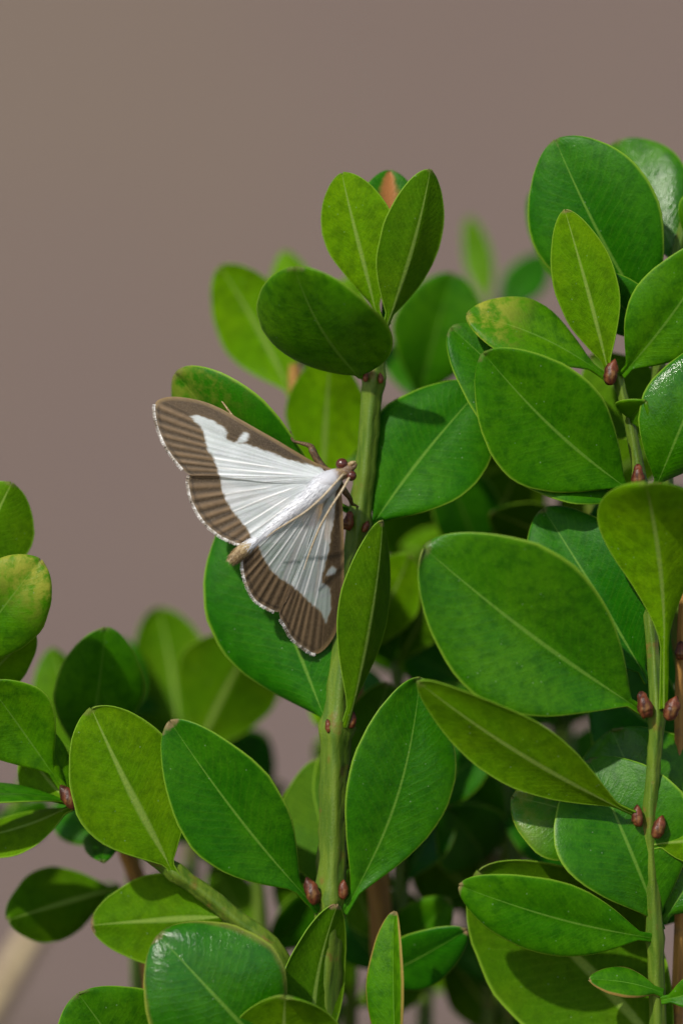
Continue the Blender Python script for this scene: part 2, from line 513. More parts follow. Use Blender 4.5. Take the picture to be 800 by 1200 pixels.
LV('A', (404, 852, 16), (447, 610, 0), 80, roll=42, face='l', young=0.2, fold=22, arch=-0.05, um=0.55, tipburn=0.6)
LV('A', (374, 1068, 20), (199, 845, -30), 130, roll=-10, face='u', young=0.1, fold=12, arch=0.04, um=0.52, pet=0.12, tipburn=0.8)
LV('A', (402, 1070, 22), (492, 794, 18), 134, roll=14, face='u', young=0.15, fold=9, arch=0.05, bend=-0.05, um=0.56, pet=0.06, gloss=0.55)
LV('A', (384, 1052, 44), (372, 890, 78), 120, roll=0, face='l', young=0.0, um=0.55)
LV('A', (394, 1040, 48), (455, 800, 80), 110, roll=0, face='l', young=0.0, um=0.55)
# bottom of the middle
LV('F', (328, 1248, -30), (186, 1096, -60), 186, roll=0, face='u', young=0.08, gloss=1.0, fold=5, arch=0.13, um=0.5, tipburn=0.5, edgeburn=0.25)
LV('F', (366, 1260, -10), (394, 1060, 8), 96, roll=34, face='l', young=0.1, fold=16, um=0.5, tipburn=1.0)
LV('F', (336, 1300, -25), (334, 1167, -90), 140, roll=0, face='l', young=0.5, fold=6, um=0.55)
LV('F', (470, 1290, -10), (463, 1068, -4), 66, roll=-46, face='u', young=0.55, fold=30, um=0.55, edgeburn=0.7, tipburn=0.8)
LV('K1', (432, 1150, 76), (546, 1090, 50), 76, roll=20, face='u', young=0.0, fold=8, um=0.5, tipburn=1)
# --- leaves of the left branch (B)
LV('B', (206, 1028, 16), (107, 830, -4), 150, roll=8, face='l', young=0.55, fold=5, arch=-0.03, um=0.52, pet=0.06)
LV('B', (80, 932, 16), (-14, 800, -20), 104, roll=-10, face='u', young=0.75, fold=16, arch=-0.05, um=0.62, pet=0.14)
LV('B', (80, 930, 24), (52, 850, 30), 30, roll=40, face='u', young=0.9, fold=20, um=0.5)
LV('B', (86, 942, 18), (-70, 938, -20), 70, roll=72, face='u', young=0.2, um=0.5)
LV('B', (86, 946, 26), (-40, 985, 50), 80, roll=50, face='l', young=0.4, um=0.5)
LV('B', (272, 1074, 26), (107, 1084, 50), 116, roll=-8, face='l', young=0.35, fold=8, um=0.5, tipburn=1.0)
LV('B', (80, 940, 26), (30, 880, 60), 70, roll=0, face='l', young=0.5)
# --- leaves at the frame's edge beside them
LV('E', (-48, 720, 8), (14, 566, 40), 120, roll=0, face='l', young=0.35, um=0.6)
LV('E', (-54, 800, 4), (48, 656, -18), 112, roll=0, face='u', young=0.6, yellow=1.0, um=0.6, gloss=0.4, label='leaf with a pale yellow blotch near its tip')
LV('E', (-52, 840, 10), (40, 740, 30), 90, roll=30, face='l', young=0.8, um=0.6)
# --- blurred shoots behind the left side
LV('C', (98, 905, 88), (124, 736, 66), 110, roll=10, face='u', young=0.35, um=0.58)
LV('C', (95, 900, 92), (62, 760, 120), 80, roll=20, face='l', young=0.2, um=0.58)
LV('C', (100, 900, 96), (145, 750, 150), 80, roll=0, face='u', young=0.0, um=0.58)
LV('C', (140, 1040, 92), (10, 1078, 70), 92, roll=0, face='l', young=0.15, um=0.5)
LV('C', (145, 980, 92), (60, 950, 100), 70, roll=30, face='u', young=0.1, um=0.5)
LV('C', (135, 970, 92), (120, 1010, 60), 60, roll=30, face='u', young=0.1, um=0.5)
LV('C2', (212, 885, 140), (186, 712, 150), 94, roll=0, face='l', young=0.3, um=0.62)
LV('C2', (222, 900, 130), (300, 745, 110), 130, roll=0, face='l', young=0.25, um=0.58)
LV('C2', (218, 890, 145), (160, 790, 150), 90, roll=20, face='u', young=0.1, um=0.58)
LV('C2', (240, 960, 140), (310, 860, 150), 90, roll=20, face='u', young=0.1, um=0.58)
LV('C', (182, 1300, 60), (92, 1164, -10), 165, roll=0, face='u', young=0.3, um=0.55)
# --- blurred shoots behind the middle
LV('K1', (344, 470, 106), (258, 312, 110), 104, roll=-6, face='l', young=0.85, um=0.55)
LV('K1', (378, 575, 96), (388, 414, 84), 104, roll=-14, face='l', young=1.0, um=0.5)
LV('K1', (345, 440, 112), (334, 294, 150), 70, roll=0, face='l', young=0.8, um=0.6)
LV('K1', (352, 470, 104), (420, 320, 130), 60, roll=0, face='l', young=0.6, um=0.6)
LV('K2', (488, 480, 128), (530, 320, 120), 118, roll=10, face='u', young=0.3, um=0.58)
LV('K2', (494, 480, 132), (470, 400, 150), 80, roll=10, face='u', young=0.2, um=0.58)
LV('K2', (520, 590, 130), (460, 500, 150), 80, roll=10, face='u', young=0.2, um=0.58)
LV('K3', (572, 360, 190), (549, 254, 200), 36, roll=0, face='l', young=0.4, um=0.55)
LV('K3', (578, 370, 190), (640, 300, 200), 50, roll=0, face='u', young=0.1, um=0.55)
LV('K1', (410, 780, 96), (480, 650, 90), 80, roll=0, face='l', young=0.8, um=0.6)
LV('K1', (422, 870, 92), (380, 780, 120), 90, roll=0, face='l', young=0.6, um=0.6)
LV('K2', (556, 830, 126), (500, 700, 160), 120, roll=0, face='u', young=0.1, um=0.55)
LV('K2', (530, 650, 128), (470, 640, 150), 70, roll=0, face='l', young=0.4, um=0.55)
LV('K2', (530, 660, 128), (600, 580, 150), 90, roll=20, face='l', young=0.4, um=0.55)
LV('K2', (566, 940, 122), (538, 820, 110), 84, roll=0, face='l', young=0.8, um=0.55)
LV('K2', (572, 1010, 124), (520, 944, 90), 100, roll=0, face='u', young=0.1, um=0.55)
LV('K2', (578, 1070, 122), (486, 990, 120), 100, roll=0, face='l', young=0.1, um=0.55)
LV('K2', (572, 1000, 124), (610, 900, 150), 60, roll=30, face='u', young=0.0, um=0.55)
LV('K2', (578, 1160, 120), (510, 1090, 100), 50, roll=30, face='u', young=0.0, um=0.55)
LV('K1', (446, 1110, 90), (410, 1020, 100), 60, roll=0, face='l', young=0.3)
LV('K3', (640, 700, 182), (560, 640, 190), 100, roll=0, face='l', young=0.3)
LV('K3', (650, 800, 180), (600, 700, 200), 110, roll=0, face='u', young=0.1)
LV('K3', (650, 780, 180), (720, 660, 200), 110, roll=0, face='u', young=0.1)
LV('K3', (620, 560, 186), (560, 470, 200), 90, roll=0, face='u', young=0.2)
LV('K3', (620, 560, 186), (680, 470, 200), 90, roll=0, face='u', young=0.2)
def shoot(key, pts, n, lw, seed, young=0.2):
    rnd = random.Random(seed)
    make_stem(key, pts, [6, 8, 10, 20][:len(pts)] if len(pts) <= 4 else [6] + [9] * (len(pts) - 2) + [20])
    path = catmull(pts[:-1], 10)
    for q in range(n):
        t = path[int((q + 0.3) / n * (len(path) - 1))]
        for sd in (-1, 1):
            a_ = R(rnd.uniform(20, 65)) * sd
            L_ = lw * rnd.uniform(0.8, 1.1)
            LV(key, (t[0], t[1], t[2]), (t[0] + L_ * math.sin(a_), t[1] - L_ * math.cos(a_), t[2] + rnd.uniform(-22, 22)), L_ * rnd.uniform(0.55, 0.7), roll=rnd.uniform(-35, 35),
               face=rnd.choice('ul'), young=max(0, young + rnd.uniform(-0.2, 0.3)), gloss=rnd.uniform(0.1, 0.5), nu=18, nv=6)
shoot('G1', [(520, 560, 170), (500, 700, 165), (490, 860, 160), (500, 1100, 150), (470, 2540, 110)], 4, 150, 5, 0.4)
shoot('G2', [(640, 600, 150), (650, 760, 150), (665, 900, 150), (660, 1100, 145), (520, 2540, 110)], 4, 150, 9, 0.1)
shoot('G3', [(250, 830, 190), (240, 900, 190), (225, 1000, 185), (230, 1240, 170), (340, 2540, 120)], 2, 120, 12, 0.25)
shoot('G4', [(50, 860, 150), (25, 930, 150), (-20, 1010, 150), (-80, 1260, 150), (280, 2540, 120)], 2, 110, 17, 0.2)
shoot('G5', [(545, 1040, 180), (555, 1120, 180), (560, 1260, 175), (470, 2540, 120)], 2, 110, 21, 0.1)
shoot('H1', [(462, 770, 104), (476, 900, 104), (468, 1060, 102), (455, 1240, 100), (440, 2540, 90)], 5, 125, 31, 0.1)
shoot('H2', [(605, 985, 120), (612, 1080, 120), (600, 1180, 118), (590, 1300, 116), (500, 2540, 100)], 3, 125, 33, 0.0)
shoot('H3', [(300, 1010, 120), (305, 1090, 120), (300, 1200, 118), (300, 1320, 116), (350, 2540, 90)], 3, 115, 37, 0.15)
shoot('H4', [(120, 900, 130), (150, 960, 130), (160, 1060, 128), (165, 1300, 120), (330, 2540, 90)], 3, 110, 41, 0.1)
shoot('H5', [(560, 640, 120), (575, 760, 120), (590, 880, 120), (600, 1200, 116), (500, 2540, 100)], 4, 135, 43, 0.05)
shoot('H7', [(410, 1080, 130), (412, 1150, 130), (405, 1260, 130), (390, 2540, 100)], 2, 110, 53, 0.1)
shoot('H8', [(690, 560, 110), (700, 700, 110), (705, 860, 110), (700, 1200, 106), (540, 2540, 90)], 5, 140, 59, 0.0)
# --- leaves of the right-hand shoot (R)
LV('R', (716, 446, 8), (662, 246, -14), 82, roll=-14, face='l', young=0.65, fold=9, arch=-0.03, um=0.52, pet=0.07, tipburn=0.9)
LV('R', (712, 444, 20), (547, 368, 6), 92, roll=36, face='u', young=0.55, yellow=1.0, fold=14, um=0.6, label='leaf yellowed along its folded tip')
LV('R', (728, 440, 8), (842, 282, -30), 112, roll=8, face='u', young=0.5, fold=10, um=0.5)
LV('R', (742, 578, -4), (566, 414, -40), 154, roll=-8, face='u', young=0.3, fold=8, arch=0.02, um=0.52, gloss=0.15)
LV('R', (748, 590, 10), (528, 384, 30), 130, roll=20, face='u', young=0.15, fold=12, arch=0.02, um=0.58)
LV('R', (746, 586, 16), (588, 536, 30), 92, roll=40, face='u', young=0.3, um=0.5)
LV('R', (766, 575, 2), (836, 404, -20), 118, roll=4, face='u', young=0.2, gloss=1.0, fold=8, arch=0.12, um=0.5)
LV('R', (736, 492, 12), (756, 470, -30), 50, roll=0, face='u', young=0.7, fold=24)
LV('R', (760, 800, 4), (636, 596, 44), 150, roll=0, face='u', young=0.0, fold=8, um=0.5)
LV('R', (754, 834, -26), (496, 642, -70), 204, roll=-4, face='u', young=0.3, fold=9, arch=0.03, um=0.52, gloss=0.55)
LV('R', (742, 952, -24), (490, 798, -100), 100, roll=-34, face='l', young=0.45, fold=10, arch=-0.04, um=0.52, gloss=0.2)
LV('R', (777, 830, -28), (756, 560, -120), 136, roll=0, face='l', young=0.85, fold=16, um=0.74, pet=0.12, tipcurl=0.12)
LV('R', (752, 990, 4), (600, 934, 22), 122, roll=16, face='u', young=0.3, yellow=0.3, gloss=0.7, fold=8, um=0.6)
LV('R', (774, 1090, 8), (690, 890, 18), 176, roll=8, face='u', young=0.2, gloss=0.5, fold=5, arch=0.12, um=0.55)
LV('R', (776, 1000, 30), (716, 856, 44), 170, roll=0, face='u', young=0.3, gloss=0.6, fold=5, um=0.55)
LV('R', (770, 1100, -6), (538, 1038, -44), 98, roll=-12, face='u', young=0.25, fold=10, arch=0.05, um=0.55, gloss=0.1, tipburn=0.8)
LV('R', (800, 1262, 14), (560, 1020, 34), 214, roll=0, face='l', young=0.12, fold=5, um=0.5)
LV('R', (776, 1164, -2), (690, 1148, -20), 44, roll=30, face='u', young=0.3, fold=12, tipburn=1.0, edgeburn=0.8)
LV('R', (774, 1172, -4), (850, 1150, -20), 44, roll=0, face='u', young=0.4)
LV('R', (764, 990, -14), (850, 986, -40), 60, roll=0, face='l', young=0.7)
LV('R', (776, 1080, 10), (850, 960, 20), 120, roll=0, face='u', young=0.2, gloss=0.8)
# --- and of the one behind it (R3)
LV('R3', (776, 398, 54), (650, 164, 30), 166, roll=-6, face='u', young=0.05, fold=8, um=0.58, gloss=0.35)
LV('R3', (772, 400, 50), (698, 322, 30), 68, roll=0, face='u', young=0.1)
LV('R3', (806, 330, 56), (722, 166, 80), 118, roll=10, face='u', young=0.3, gloss=0.9, um=0.6)
LV('R3', (800, 290, 56), (850, 220, 40), 80, roll=0, face='u', young=0.4)
LV('R3', (770, 390, 66), (624, 224, 100), 110, roll=0, face='u', young=0.2)
LV('R3', (776, 520, 58), (690, 420, 80), 110, roll=0, face='l', young=0.3)
LV('R3', (776, 520, 58), (850, 430, 80), 110, roll=0, face='l', young=0.3)
LV('R3', (790, 700, 60), (700, 590, 70), 120, roll=0, face='u', young=0.0)
LV('R3', (812, 880, 62), (700, 800, 80), 130, roll=0, face='u', young=0.0)
LV('R3', (818, 1080, 64), (700, 1000, 80), 130, roll=0, face='u', young=0.0)
# --- leaf pairs on the lower, older part of the stems
rl = random.Random(77)
for key in ('A', 'B', 'R', 'R3', 'K1', 'K2', 'C', 'C2', 'F', 'E', 'G1', 'G2'):
    p0, p1 = (np.array(q, float) for q in LOWER[key])
    for f_ in (0.10, 0.22, 0.34, 0.46):
        q = p0 + (p1 - p0) * (f_ + rl.uniform(-0.03, 0.03))
        if q[1] < 1330: continue
        for sd in (-1, 1):
            a_, L_ = R(rl.uniform(35, 85)) * sd, rl.uniform(140, 190)
            LV(key, tuple(q), (q[0] + L_ * math.sin(a_), max(q[1] - L_ * math.cos(a_) * 0.7, 1260), q[2] + rl.uniform(-60, 30)), L_ * rl.uniform(0.5, 0.62), roll=rl.uniform(-30, 30), face='u', young=rl.uniform(0, 0.3), nu=16, nv=6)
# --- buds at the nodes
for st, p, r, t in (('A', (408, 612, 14), 9.5, 12), ('A', (428, 618, 16), 6, 20), ('A', (366, 1046, 12), 13, -20), ('A', (402, 1044, 14), 9, 10), ('A', (385, 852, 12), 6, -10), ('A', (412, 845, 20), 8, 10),
                    ('A', (428, 442, 14), 5, 0), ('A', (446, 444, 16), 5, 0), ('B', (82, 936, 10), 13, -40), ('R', (715, 438, 0), 12, 8), ('R', (747, 560, -8), 11, 0), ('R', (770, 572, -4), 6, 20), ('R', (755, 828, -34), 13, -15), ('R', (786, 832, -34), 13, 20),
                    ('R', (746, 958, -24), 10, -10), ('R', (771, 971, -26), 11, 20), ('R2', (797, 764, 20), 10, 0)):
    make_bud(st, p, r, t)

# ------------------------------------------------------------------ the moth
def Zp(X, Y):
    return np.array((160 + X / 2.667, 420 + Y / 2.667))
AX0 = np.array((405.0, 548.0)); AXD = np.array((-0.785, 0.62)); PN = np.array((-0.62, -0.785))
MD = -36.0
def wing_depth(q, side, fore):
    perp = float((q - AX0) @ PN)
    along = float((q - AX0) @ AXD)
    if side == 'l':
        d = 0.10 * max(perp, -40) + 0.0
    else:
        d = 0.34 * max(-perp, -40)
    d -= 8 * math.exp(-(abs(perp) / 45.0) ** 2) * 0.0
    return MD + d + (0.0 if fore else 2.2) + 0.03 * along

def in_poly(x, y, poly):
    n = len(poly); j = n - 1
    ins = np.zeros(x.shape, bool)
    for i in range(n):
        xi, yi = poly[i]; xj, yj = poly[j]
        c = ((yi > y) != (yj > y)) & (x < (xj - xi) * (y - yi) / (yj - yi + 1e-12) + xi)
        ins ^= c
        j = i
    return ins

def sdist(x, y, poly):
    d = np.full(x.shape, 1e9)
    n = len(poly)
    for i in range(n):
        ax_, ay = poly[i]; bx, by = poly[(i + 1) % n]
        ex, ey = bx - ax_, by - ay
        t = np.clip(((x - ax_) * ex + (y - ay) * ey) / (ex * ex + ey * ey + 1e-12), 0, 1)
        d = np.minimum(d, np.hypot(x - ax_ - t * ex, y - ay - t * ey))
    return np.where(in_poly(x, y, poly), d, -d)

def wing_material():
    b = N('moth_wing_scales')
    at = b.n('ShaderNodeAttribute', attribute_name='scales')
    al = b.n('ShaderNodeAttribute', attribute_name='clear').outputs['Fac']
    white = b.n('ShaderNodeAttribute', attribute_name='white').outputs['Fac']
    co = b.n('ShaderNodeTexCoord').outputs['Object']
    n1 = b.noise(co, 9000, 3, 0.7)
    n2 = b.noise(co, 1800, 3, 0.6)
    c = b.mix(b.ramp(n1, 0.42, 0.75, 0.0, 0.45), at.outputs['Color'], b.mix(white, (0.24, 0.18, 0.115), (0.95, 0.95, 0.97)))
    c = b.mix(b.ramp(n2, 0.45, 0.8, 0.0, 0.22), c, b.mix(white, (0.05, 0.033, 0.02), (0.55, 0.58, 0.56)))
    p = b.n('ShaderNodeBsdfPrincipled', {'Base Color': c, 'Roughness': b.math('SUBTRACT', 0.55, b.math('MULTIPLY', white, 0.22)), 'Normal': b.bump(b.math('ADD', n1, n2), 0.5, 0.00006),
                                         'Specular IOR Level': b.math('ADD', 0.35, b.math('MULTIPLY', white, 0.55)), 'Sheen Weight': 0.15, 'Sheen Roughness': 0.4})
    tl = b.n('ShaderNodeBsdfTranslucent', {'Color': c})
    mx = b.n('ShaderNodeMixShader', {0: 0.22, 1: p.outputs[0], 2: tl.outputs[0]})
    tp = b.n('ShaderNodeBsdfTransparent', {'Color': (0.96, 1.0, 0.96, 1)})
    m2 = b.n('ShaderNodeMixShader', {0: al, 1: mx.outputs[0], 2: tp.outputs[0]})
    return b.done(m2.outputs[0])

M_WING = wing_material()
M_FRINGE = plain_material('fringe_hairs', (0.30, 0.24, 0.17), (0.80, 0.78, 0.74), 1500, 0.6, 0.3, 0.1)
def body_material():
    b = N('moth_body_scales')
    at = b.n('ShaderNodeAttribute', attribute_name='scales').outputs['Color']
    co = b.n('ShaderNodeTexCoord').outputs['Object']
    n1 = b.noise(co, 5200, 4, 0.65)
    c = b.mix(b.ramp(n1, 0.4, 0.75, 0.0, 0.2), at, (0.62, 0.62, 0.64))
    p = b.n('ShaderNodeBsdfPrincipled', {'Base Color': c, 'Roughness': 0.5, 'Normal': b.bump(n1, 0.8, 0.0001), 'Sheen Weight': 0.3})
    return b.done(p.outputs[0])
M_BODY = body_material()
M_TAN = plain_material('tan_scales', (0.22, 0.13, 0.045), (0.48, 0.36, 0.19), 6000, 0.5, 0.4, 0.6, 0.00008)
M_BROWN = plain_material('brown_scales', (0.045, 0.025, 0.012), (0.16, 0.095, 0.04), 6000, 0.5, 0.4, 0.6, 0.00008)
M_EYE = plain_material('compound_eye', (0.055, 0.012, 0.008), (0.12, 0.03, 0.015), 9000, 0.22, 0.6, 0.3, 0.00004)
M_ANT = plain_material('antenna_scales', (0.38, 0.28, 0.15), (0.62, 0.52, 0.36), 5000, 0.45, 0.5, 0.3)

root3 = W((345, 598, MD + 20))
moth = empty('box_tree_moth', root3, 'white moth with broad brown wing borders resting on the shoot of the shrub', 'moth')

def wing(name, root, outline, costa_n, white_polys, side, fore, veins, border_t, nT=210, nR=90, seed=1):
    rnd = random.Random(seed)
    pts = np.array(catmull([tuple(p) for p in outline], 10))
    seg = np.r_[0, np.cumsum(np.hypot(*np.diff(pts, axis=0).T))]
    tt = np.linspace(0, seg[-1], nT)
    bx = np.interp(tt, seg, pts[:, 0]); by = np.interp(tt, seg, pts[:, 1])
    tn = tt / seg[-1]
    r = np.linspace(0.02, 1, nR)
    X = root[0] + np.outer(r, bx - root[0]); Y = root[1] + np.outer(r, by - root[1])
    Tn = np.tile(tn, (nR, 1)); Rr = np.tile(r[:, None], (1, nT))
    wob = np.vectorize(lambda x, y: noise.noise(Vector((x / 6.0, y / 6.0, seed))))(X, Y) * 1.6 + np.vectorize(lambda x, y: noise.noise(Vector((x / 2.2, y / 2.2, seed + 5))))(X, Y) * 0.9
    sd = np.full(X.shape, -1e9)
    for wp in white_polys:
        wp = [tuple(p) for p in wp]
        sd = np.maximum(sd, sdist(X, Y, wp))
    wh = np.clip((sd + wob + 0.8) / 2.2, 0, 1)
    # veins: pale raised lines from the root; pleats between
    vl = np.zeros(X.shape); edge_d = np.full(X.shape, 1e9)
    for vt, wv, r0 in veins:
        dpx = np.abs(Tn - vt - 0.012 * np.sin(3 * Rr + vt * 20)) * seg[-1] * np.maximum(Rr, 0.08)
        vl = np.maximum(vl, np.exp(-(dpx / wv) ** 2) * np.clip((Rr - r0) / 0.08, 0, 1))
    i0_, i1_, nst = border_t
    t0, t1 = seg[i0_ * 10] / seg[-1], seg[i1_ * 10] / seg[-1]
    ph = (Tn - t0) / (t1 - t0) * nst
    st = 0.5 + 0.5 * np.cos(2 * np.pi * ph)
    st = np.where((Tn > t0 - 0.02) & (Tn < t1 + 0.02), st, 0.35)
    dark = np.array((0.048, 0.029, 0.011)); lite = np.array((0.23, 0.150, 0.080)); tan = np.array((0.30, 0.20, 0.085))
    lit = (st[..., None] ** 1.5) * np.clip((Rr - 0.45) / 0.3, 0, 1)[..., None]
    C = dark * (1 - lit) + lite * lit * 1.0
    C = C * (1 + 0.25 * (wob / 2.5)[..., None])
    # outer dark line and pale edge
    outd = (1 - Rr) * np.hypot(bx - root[0], by - root[1])[None, :]
    om = ((Tn > t0) & (Tn < t1)).astype(float)
    line = np.exp(-((outd - 5.5) / 1.3) ** 2) * om
    C = C * (1 - 0.65 * line[..., None])
    rimb = np.clip(1 - outd / 3.5, 0, 1) * om
    C = C * (1 - rimb[..., None]) + np.array((0.23, 0.18, 0.12)) * rimb[..., None]
    # tan costal edge
    if fore:
        cpoly = pts[: costa_n * 10 + 1]
        dc = np.full(X.shape, 1e9)
        for i in range(len(cpoly) - 1):
            ax_, ay = cpoly[i]; b2x, b2y = cpoly[i + 1]
            ex, ey = b2x - ax_, b2y - ay
            t = np.clip(((X - ax_) * ex + (Y - ay) * ey) / (ex * ex + ey * ey + 1e-12), 0, 1)
            dc = np.minimum(dc, np.hypot(X - ax_ - t * ex, Y - ay - t * ey))
        cm = np.clip(1 - dc / 5.0, 0, 1)[..., None] ** 0.8
        C = C * (1 - cm) + tan * cm
    streak = np.vectorize(lambda t, r_: noise.noise(Vector((t * 75.0, r_ * 2.2, seed * 1.7))) + 0.6 * noise.noise(Vector((t * 170.0, r_ * 3.0, seed * 2.3))))(Tn, Rr)
    streak = np.clip(streak, -1, 1)
    patch = np.vectorize(lambda x, y: noise.noise(Vector((x / 22.0, y / 22.0, seed + 9))))(X, Y)
    C = C * (1 + 0.28 * streak[..., None])
    base_w = np.array((0.68, 0.725, 0.735)) * (1 + 0.36 * streak[..., None]) * (1 + 0.16 * patch[..., None]) + np.array((0.02, -0.01, 0.03)) * (wob / 2)[..., None]
    wc = base_w * (1 - vl[..., None]) + np.array((0.94, 0.93, 0.90)) * vl[..., None]
    # golden transition between border and white field
    trans = np.exp(-((sd + wob) / 2.0) ** 2)
    C = C * (1 - 0.5 * trans[..., None]) + np.array((0.22, 0.15, 0.06)) * 0.5 * trans[..., None]
    C = C * (1 - wh[..., None]) + wc * wh[..., None]
    clear = wh * (1 - vl) * ((0.14 if fore else 0.30) if side == 'l' else 0.5) * np.clip(0.4 + Rr, 0, 1)
    # relief
    pleat = (np.cos(2 * np.pi * ph) * 0.9 * np.clip(Rr - 0.3, 0, 1)) * np.where((Tn > t0) & (Tn < t1), 1, 0)
    relief = -(vl * 0.55 * np.clip(Rr * 3, 0, 1)) - pleat * 0.6
    wav = 2.0 * np.sin(Tn * 9 + seed) * Rr ** 2
    verts = []
    for i in range(nR):
        for k in range(nT):
            q = np.array((X[i, k], Y[i, k]))
            verts.append(W((q[0], q[1], wing_depth(q, side, fore) + relief[i, k] + wav[i, k])))
    faces = [(i * nT + k, i * nT + k + 1, (i + 1) * nT + k + 1, (i + 1) * nT + k) for i in range(nR - 1) for k in range(nT - 1)]
    o3 = W((root[0], root[1], MD))
    ob = mesh_obj(name, verts, faces, M_WING, moth, o3)
    me = ob.data
    ca = me.attributes.new('scales', 'FLOAT_COLOR', 'POINT')
    rgba = np.ones((nR * nT, 4), np.float32); rgba[:, :3] = np.clip(C, 0, 1).reshape(-1, 3)
    ca.data.foreach_set('color', rgba.ravel())
    for nm, arr in (('clear', clear), ('white', wh)):
        fa = me.attributes.new(nm, 'FLOAT', 'POINT')
        fa.data.foreach_set('value', arr.astype(np.float32).ravel())
    # fringe: short pale hairs all along the outer margin
    fv, ff = [], []
    ks = np.where((tn > t0) & (tn < t1 - 0.012))[0]
    cx, cy = X.mean(), Y.mean()
    for k in np.linspace(ks[0], ks[-1] - 1, int((t1 - t0) * seg[-1] * 5)):
        k0 = int(k); f = k - k0
        px = bx[k0] * (1 - f) + bx[k0 + 1] * f; py = by[k0] * (1 - f) + by[k0 + 1] * f
        tx, ty = bx[k0 + 1] - bx[k0], by[k0 + 1] - by[k0]
        ln = math.hypot(tx, ty); tx /= ln; ty /= ln
        nx, ny = ty, -tx
        if nx * (px - root[0]) + ny * (py - root[1]) < 0:
            nx, ny = -nx, -ny
        lh = rnd.uniform(1.6, 3.2); sk = rnd.uniform(-0.7, 0.7)
        dd = wing_depth(np.array((px, py)), side, fore) + wav[-1, k0] - pleat[-1, k0] * 0.6
        i0 = len(fv)
        for (ax_, ay, dz) in ((px - tx * 0.25 - nx, py - ty * 0.25 - ny, -0.3), (px + tx * 0.25 - nx, py + ty * 0.25 - ny, -0.3),
                              (px + nx * lh + tx * (sk + 0.12), py + ny * lh + ty * (sk + 0.12), rnd.uniform(-1, 1)), (px + nx * lh + tx * (sk - 0.12), py + ny * lh + ty * (sk - 0.12), rnd.uniform(-1, 1))):
            fv.append(W((ax_, ay, dd + dz)))
        ff.append((i0, i0 + 1, i0 + 2, i0 + 3))
    fr = mesh_obj('fringe', fv, ff, M_FRINGE, ob, o3)
    fr['kind'] = 'stuff'
    return ob

Z = Zp
# hind wings first, fore wings lie over them
hl_out = [Z(520, 372), Z(420, 350), Z(300, 348), Z(215, 352), Z(166, 366), Z(164, 412), Z(180, 462), Z(211, 512), Z(255, 551), Z(300, 574), Z(345, 586), Z(372, 572), Z(450, 490), Z(560, 385)]
hl_white = [Z(590, 340), Z(262, 330), Z(261, 360), Z(266, 402), Z(282, 447), Z(312, 492), Z(345, 530), Z(366, 580), Z(420, 560), Z(600, 390)]
wing('hindwing', Z(575, 378), hl_out, 0, [hl_white], 'l', False,
     [(0.20, 1.0, 0.25), (0.30, 0.8, 0.3), (0.38, 0.9, 0.2), (0.46, 0.8, 0.35), (0.53, 0.9, 0.2), (0.60, 0.8, 0.3), (0.66, 1.0, 0.15), (0.735, 1.6, 0.05)], (4, 10, 9), seed=3)
fl_out = [Z(625, 350), Z(560, 326), Z(500, 292), Z(440, 256), Z(380, 222), Z(320, 188), Z(260, 155), Z(200, 132), Z(130, 120), Z(82, 124), Z(58, 143), Z(60, 190), Z(75, 240), Z(100, 290), Z(130, 330), Z(166, 364), Z(215, 366), Z(300, 374), Z(420, 388), Z(560, 392)]
fl_white = [[Z(600, 348), Z(540, 332), Z(460, 311), Z(400, 287), Z(345, 268), Z(300, 262), Z(282, 252), Z(276, 246), Z(284, 236), Z(276, 218), Z(240, 195), Z(195, 178), Z(171, 180), Z(180, 198), Z(200, 210), Z(212, 236), Z(220, 280), Z(245, 322), Z(262, 372), Z(300, 400), Z(600, 420)],
            [Z(313, 262), Z(322, 250), Z(336, 227), Z(350, 234), Z(347, 254), Z(330, 266)]]
fl_hole = None
wing('forewing', Z(600, 372), fl_out, 10, fl_white, 'l', True,
     [(0.30, 0.8, 0.5), (0.60, 0.9, 0.3), (0.645, 1.1, 0.2), (0.69, 1.0, 0.3), (0.725, 1.3, 0.12), (0.765, 1.0, 0.3), (0.80, 1.5, 0.05), (0.86, 0.8, 0.2)], (10, 15, 8), seed=5)
hr_out = [Z(470, 575), Z(385, 580), Z(352, 582), Z(334, 612), Z(331, 655), Z(344, 708), Z(369, 754), Z(405, 779), Z(445, 792), Z(480, 760), Z(530, 640), Z(580, 500), Z(610, 430)]
hr_white = [Z(600, 390), Z(370, 572), Z(385, 590), Z(392, 612), Z(402, 634), Z(421, 661), Z(452, 690), Z(492, 712), Z(540, 730), Z(640, 420)]
wing('hindwing', Z(592, 400), hr_out, 0, [hr_white], 'r', False,
     [(0.06, 1.7, 0.05), (0.14, 1.0, 0.15), (0.22, 0.8, 0.3), (0.28, 0.9, 0.25), (0.345, 0.8, 0.3), (0.41, 0.9, 0.2), (0.48, 0.8, 0.3), (0.55, 0.9, 0.2)], (2, 8, 10), seed=8)
fr_out = [Z(632, 385), Z(642, 440), Z(646, 520), Z(648, 600), Z(647, 700), Z(640, 790), Z(622, 858), Z(592, 904), Z(560, 924), Z(530, 911), Z(490, 880), Z(465, 840), Z(446, 794), Z(480, 740), Z(520, 640), Z(565, 520), Z(600, 430)]
fr_white = [[Z(622, 400), Z(620, 470), Z(610, 540), Z(600, 600), Z(590, 640), Z(580, 672), Z(577, 700), Z(590, 712), Z(604, 718), Z(606, 780), Z(593, 826), Z(577, 792), Z(546, 766), Z(521, 741), Z(490, 712), Z(460, 690), Z(470, 620), Z(600, 395)],
            [Z(588, 682), Z(598, 662), Z(614, 652), Z(626, 660), Z(620, 674), Z(604, 674)]]
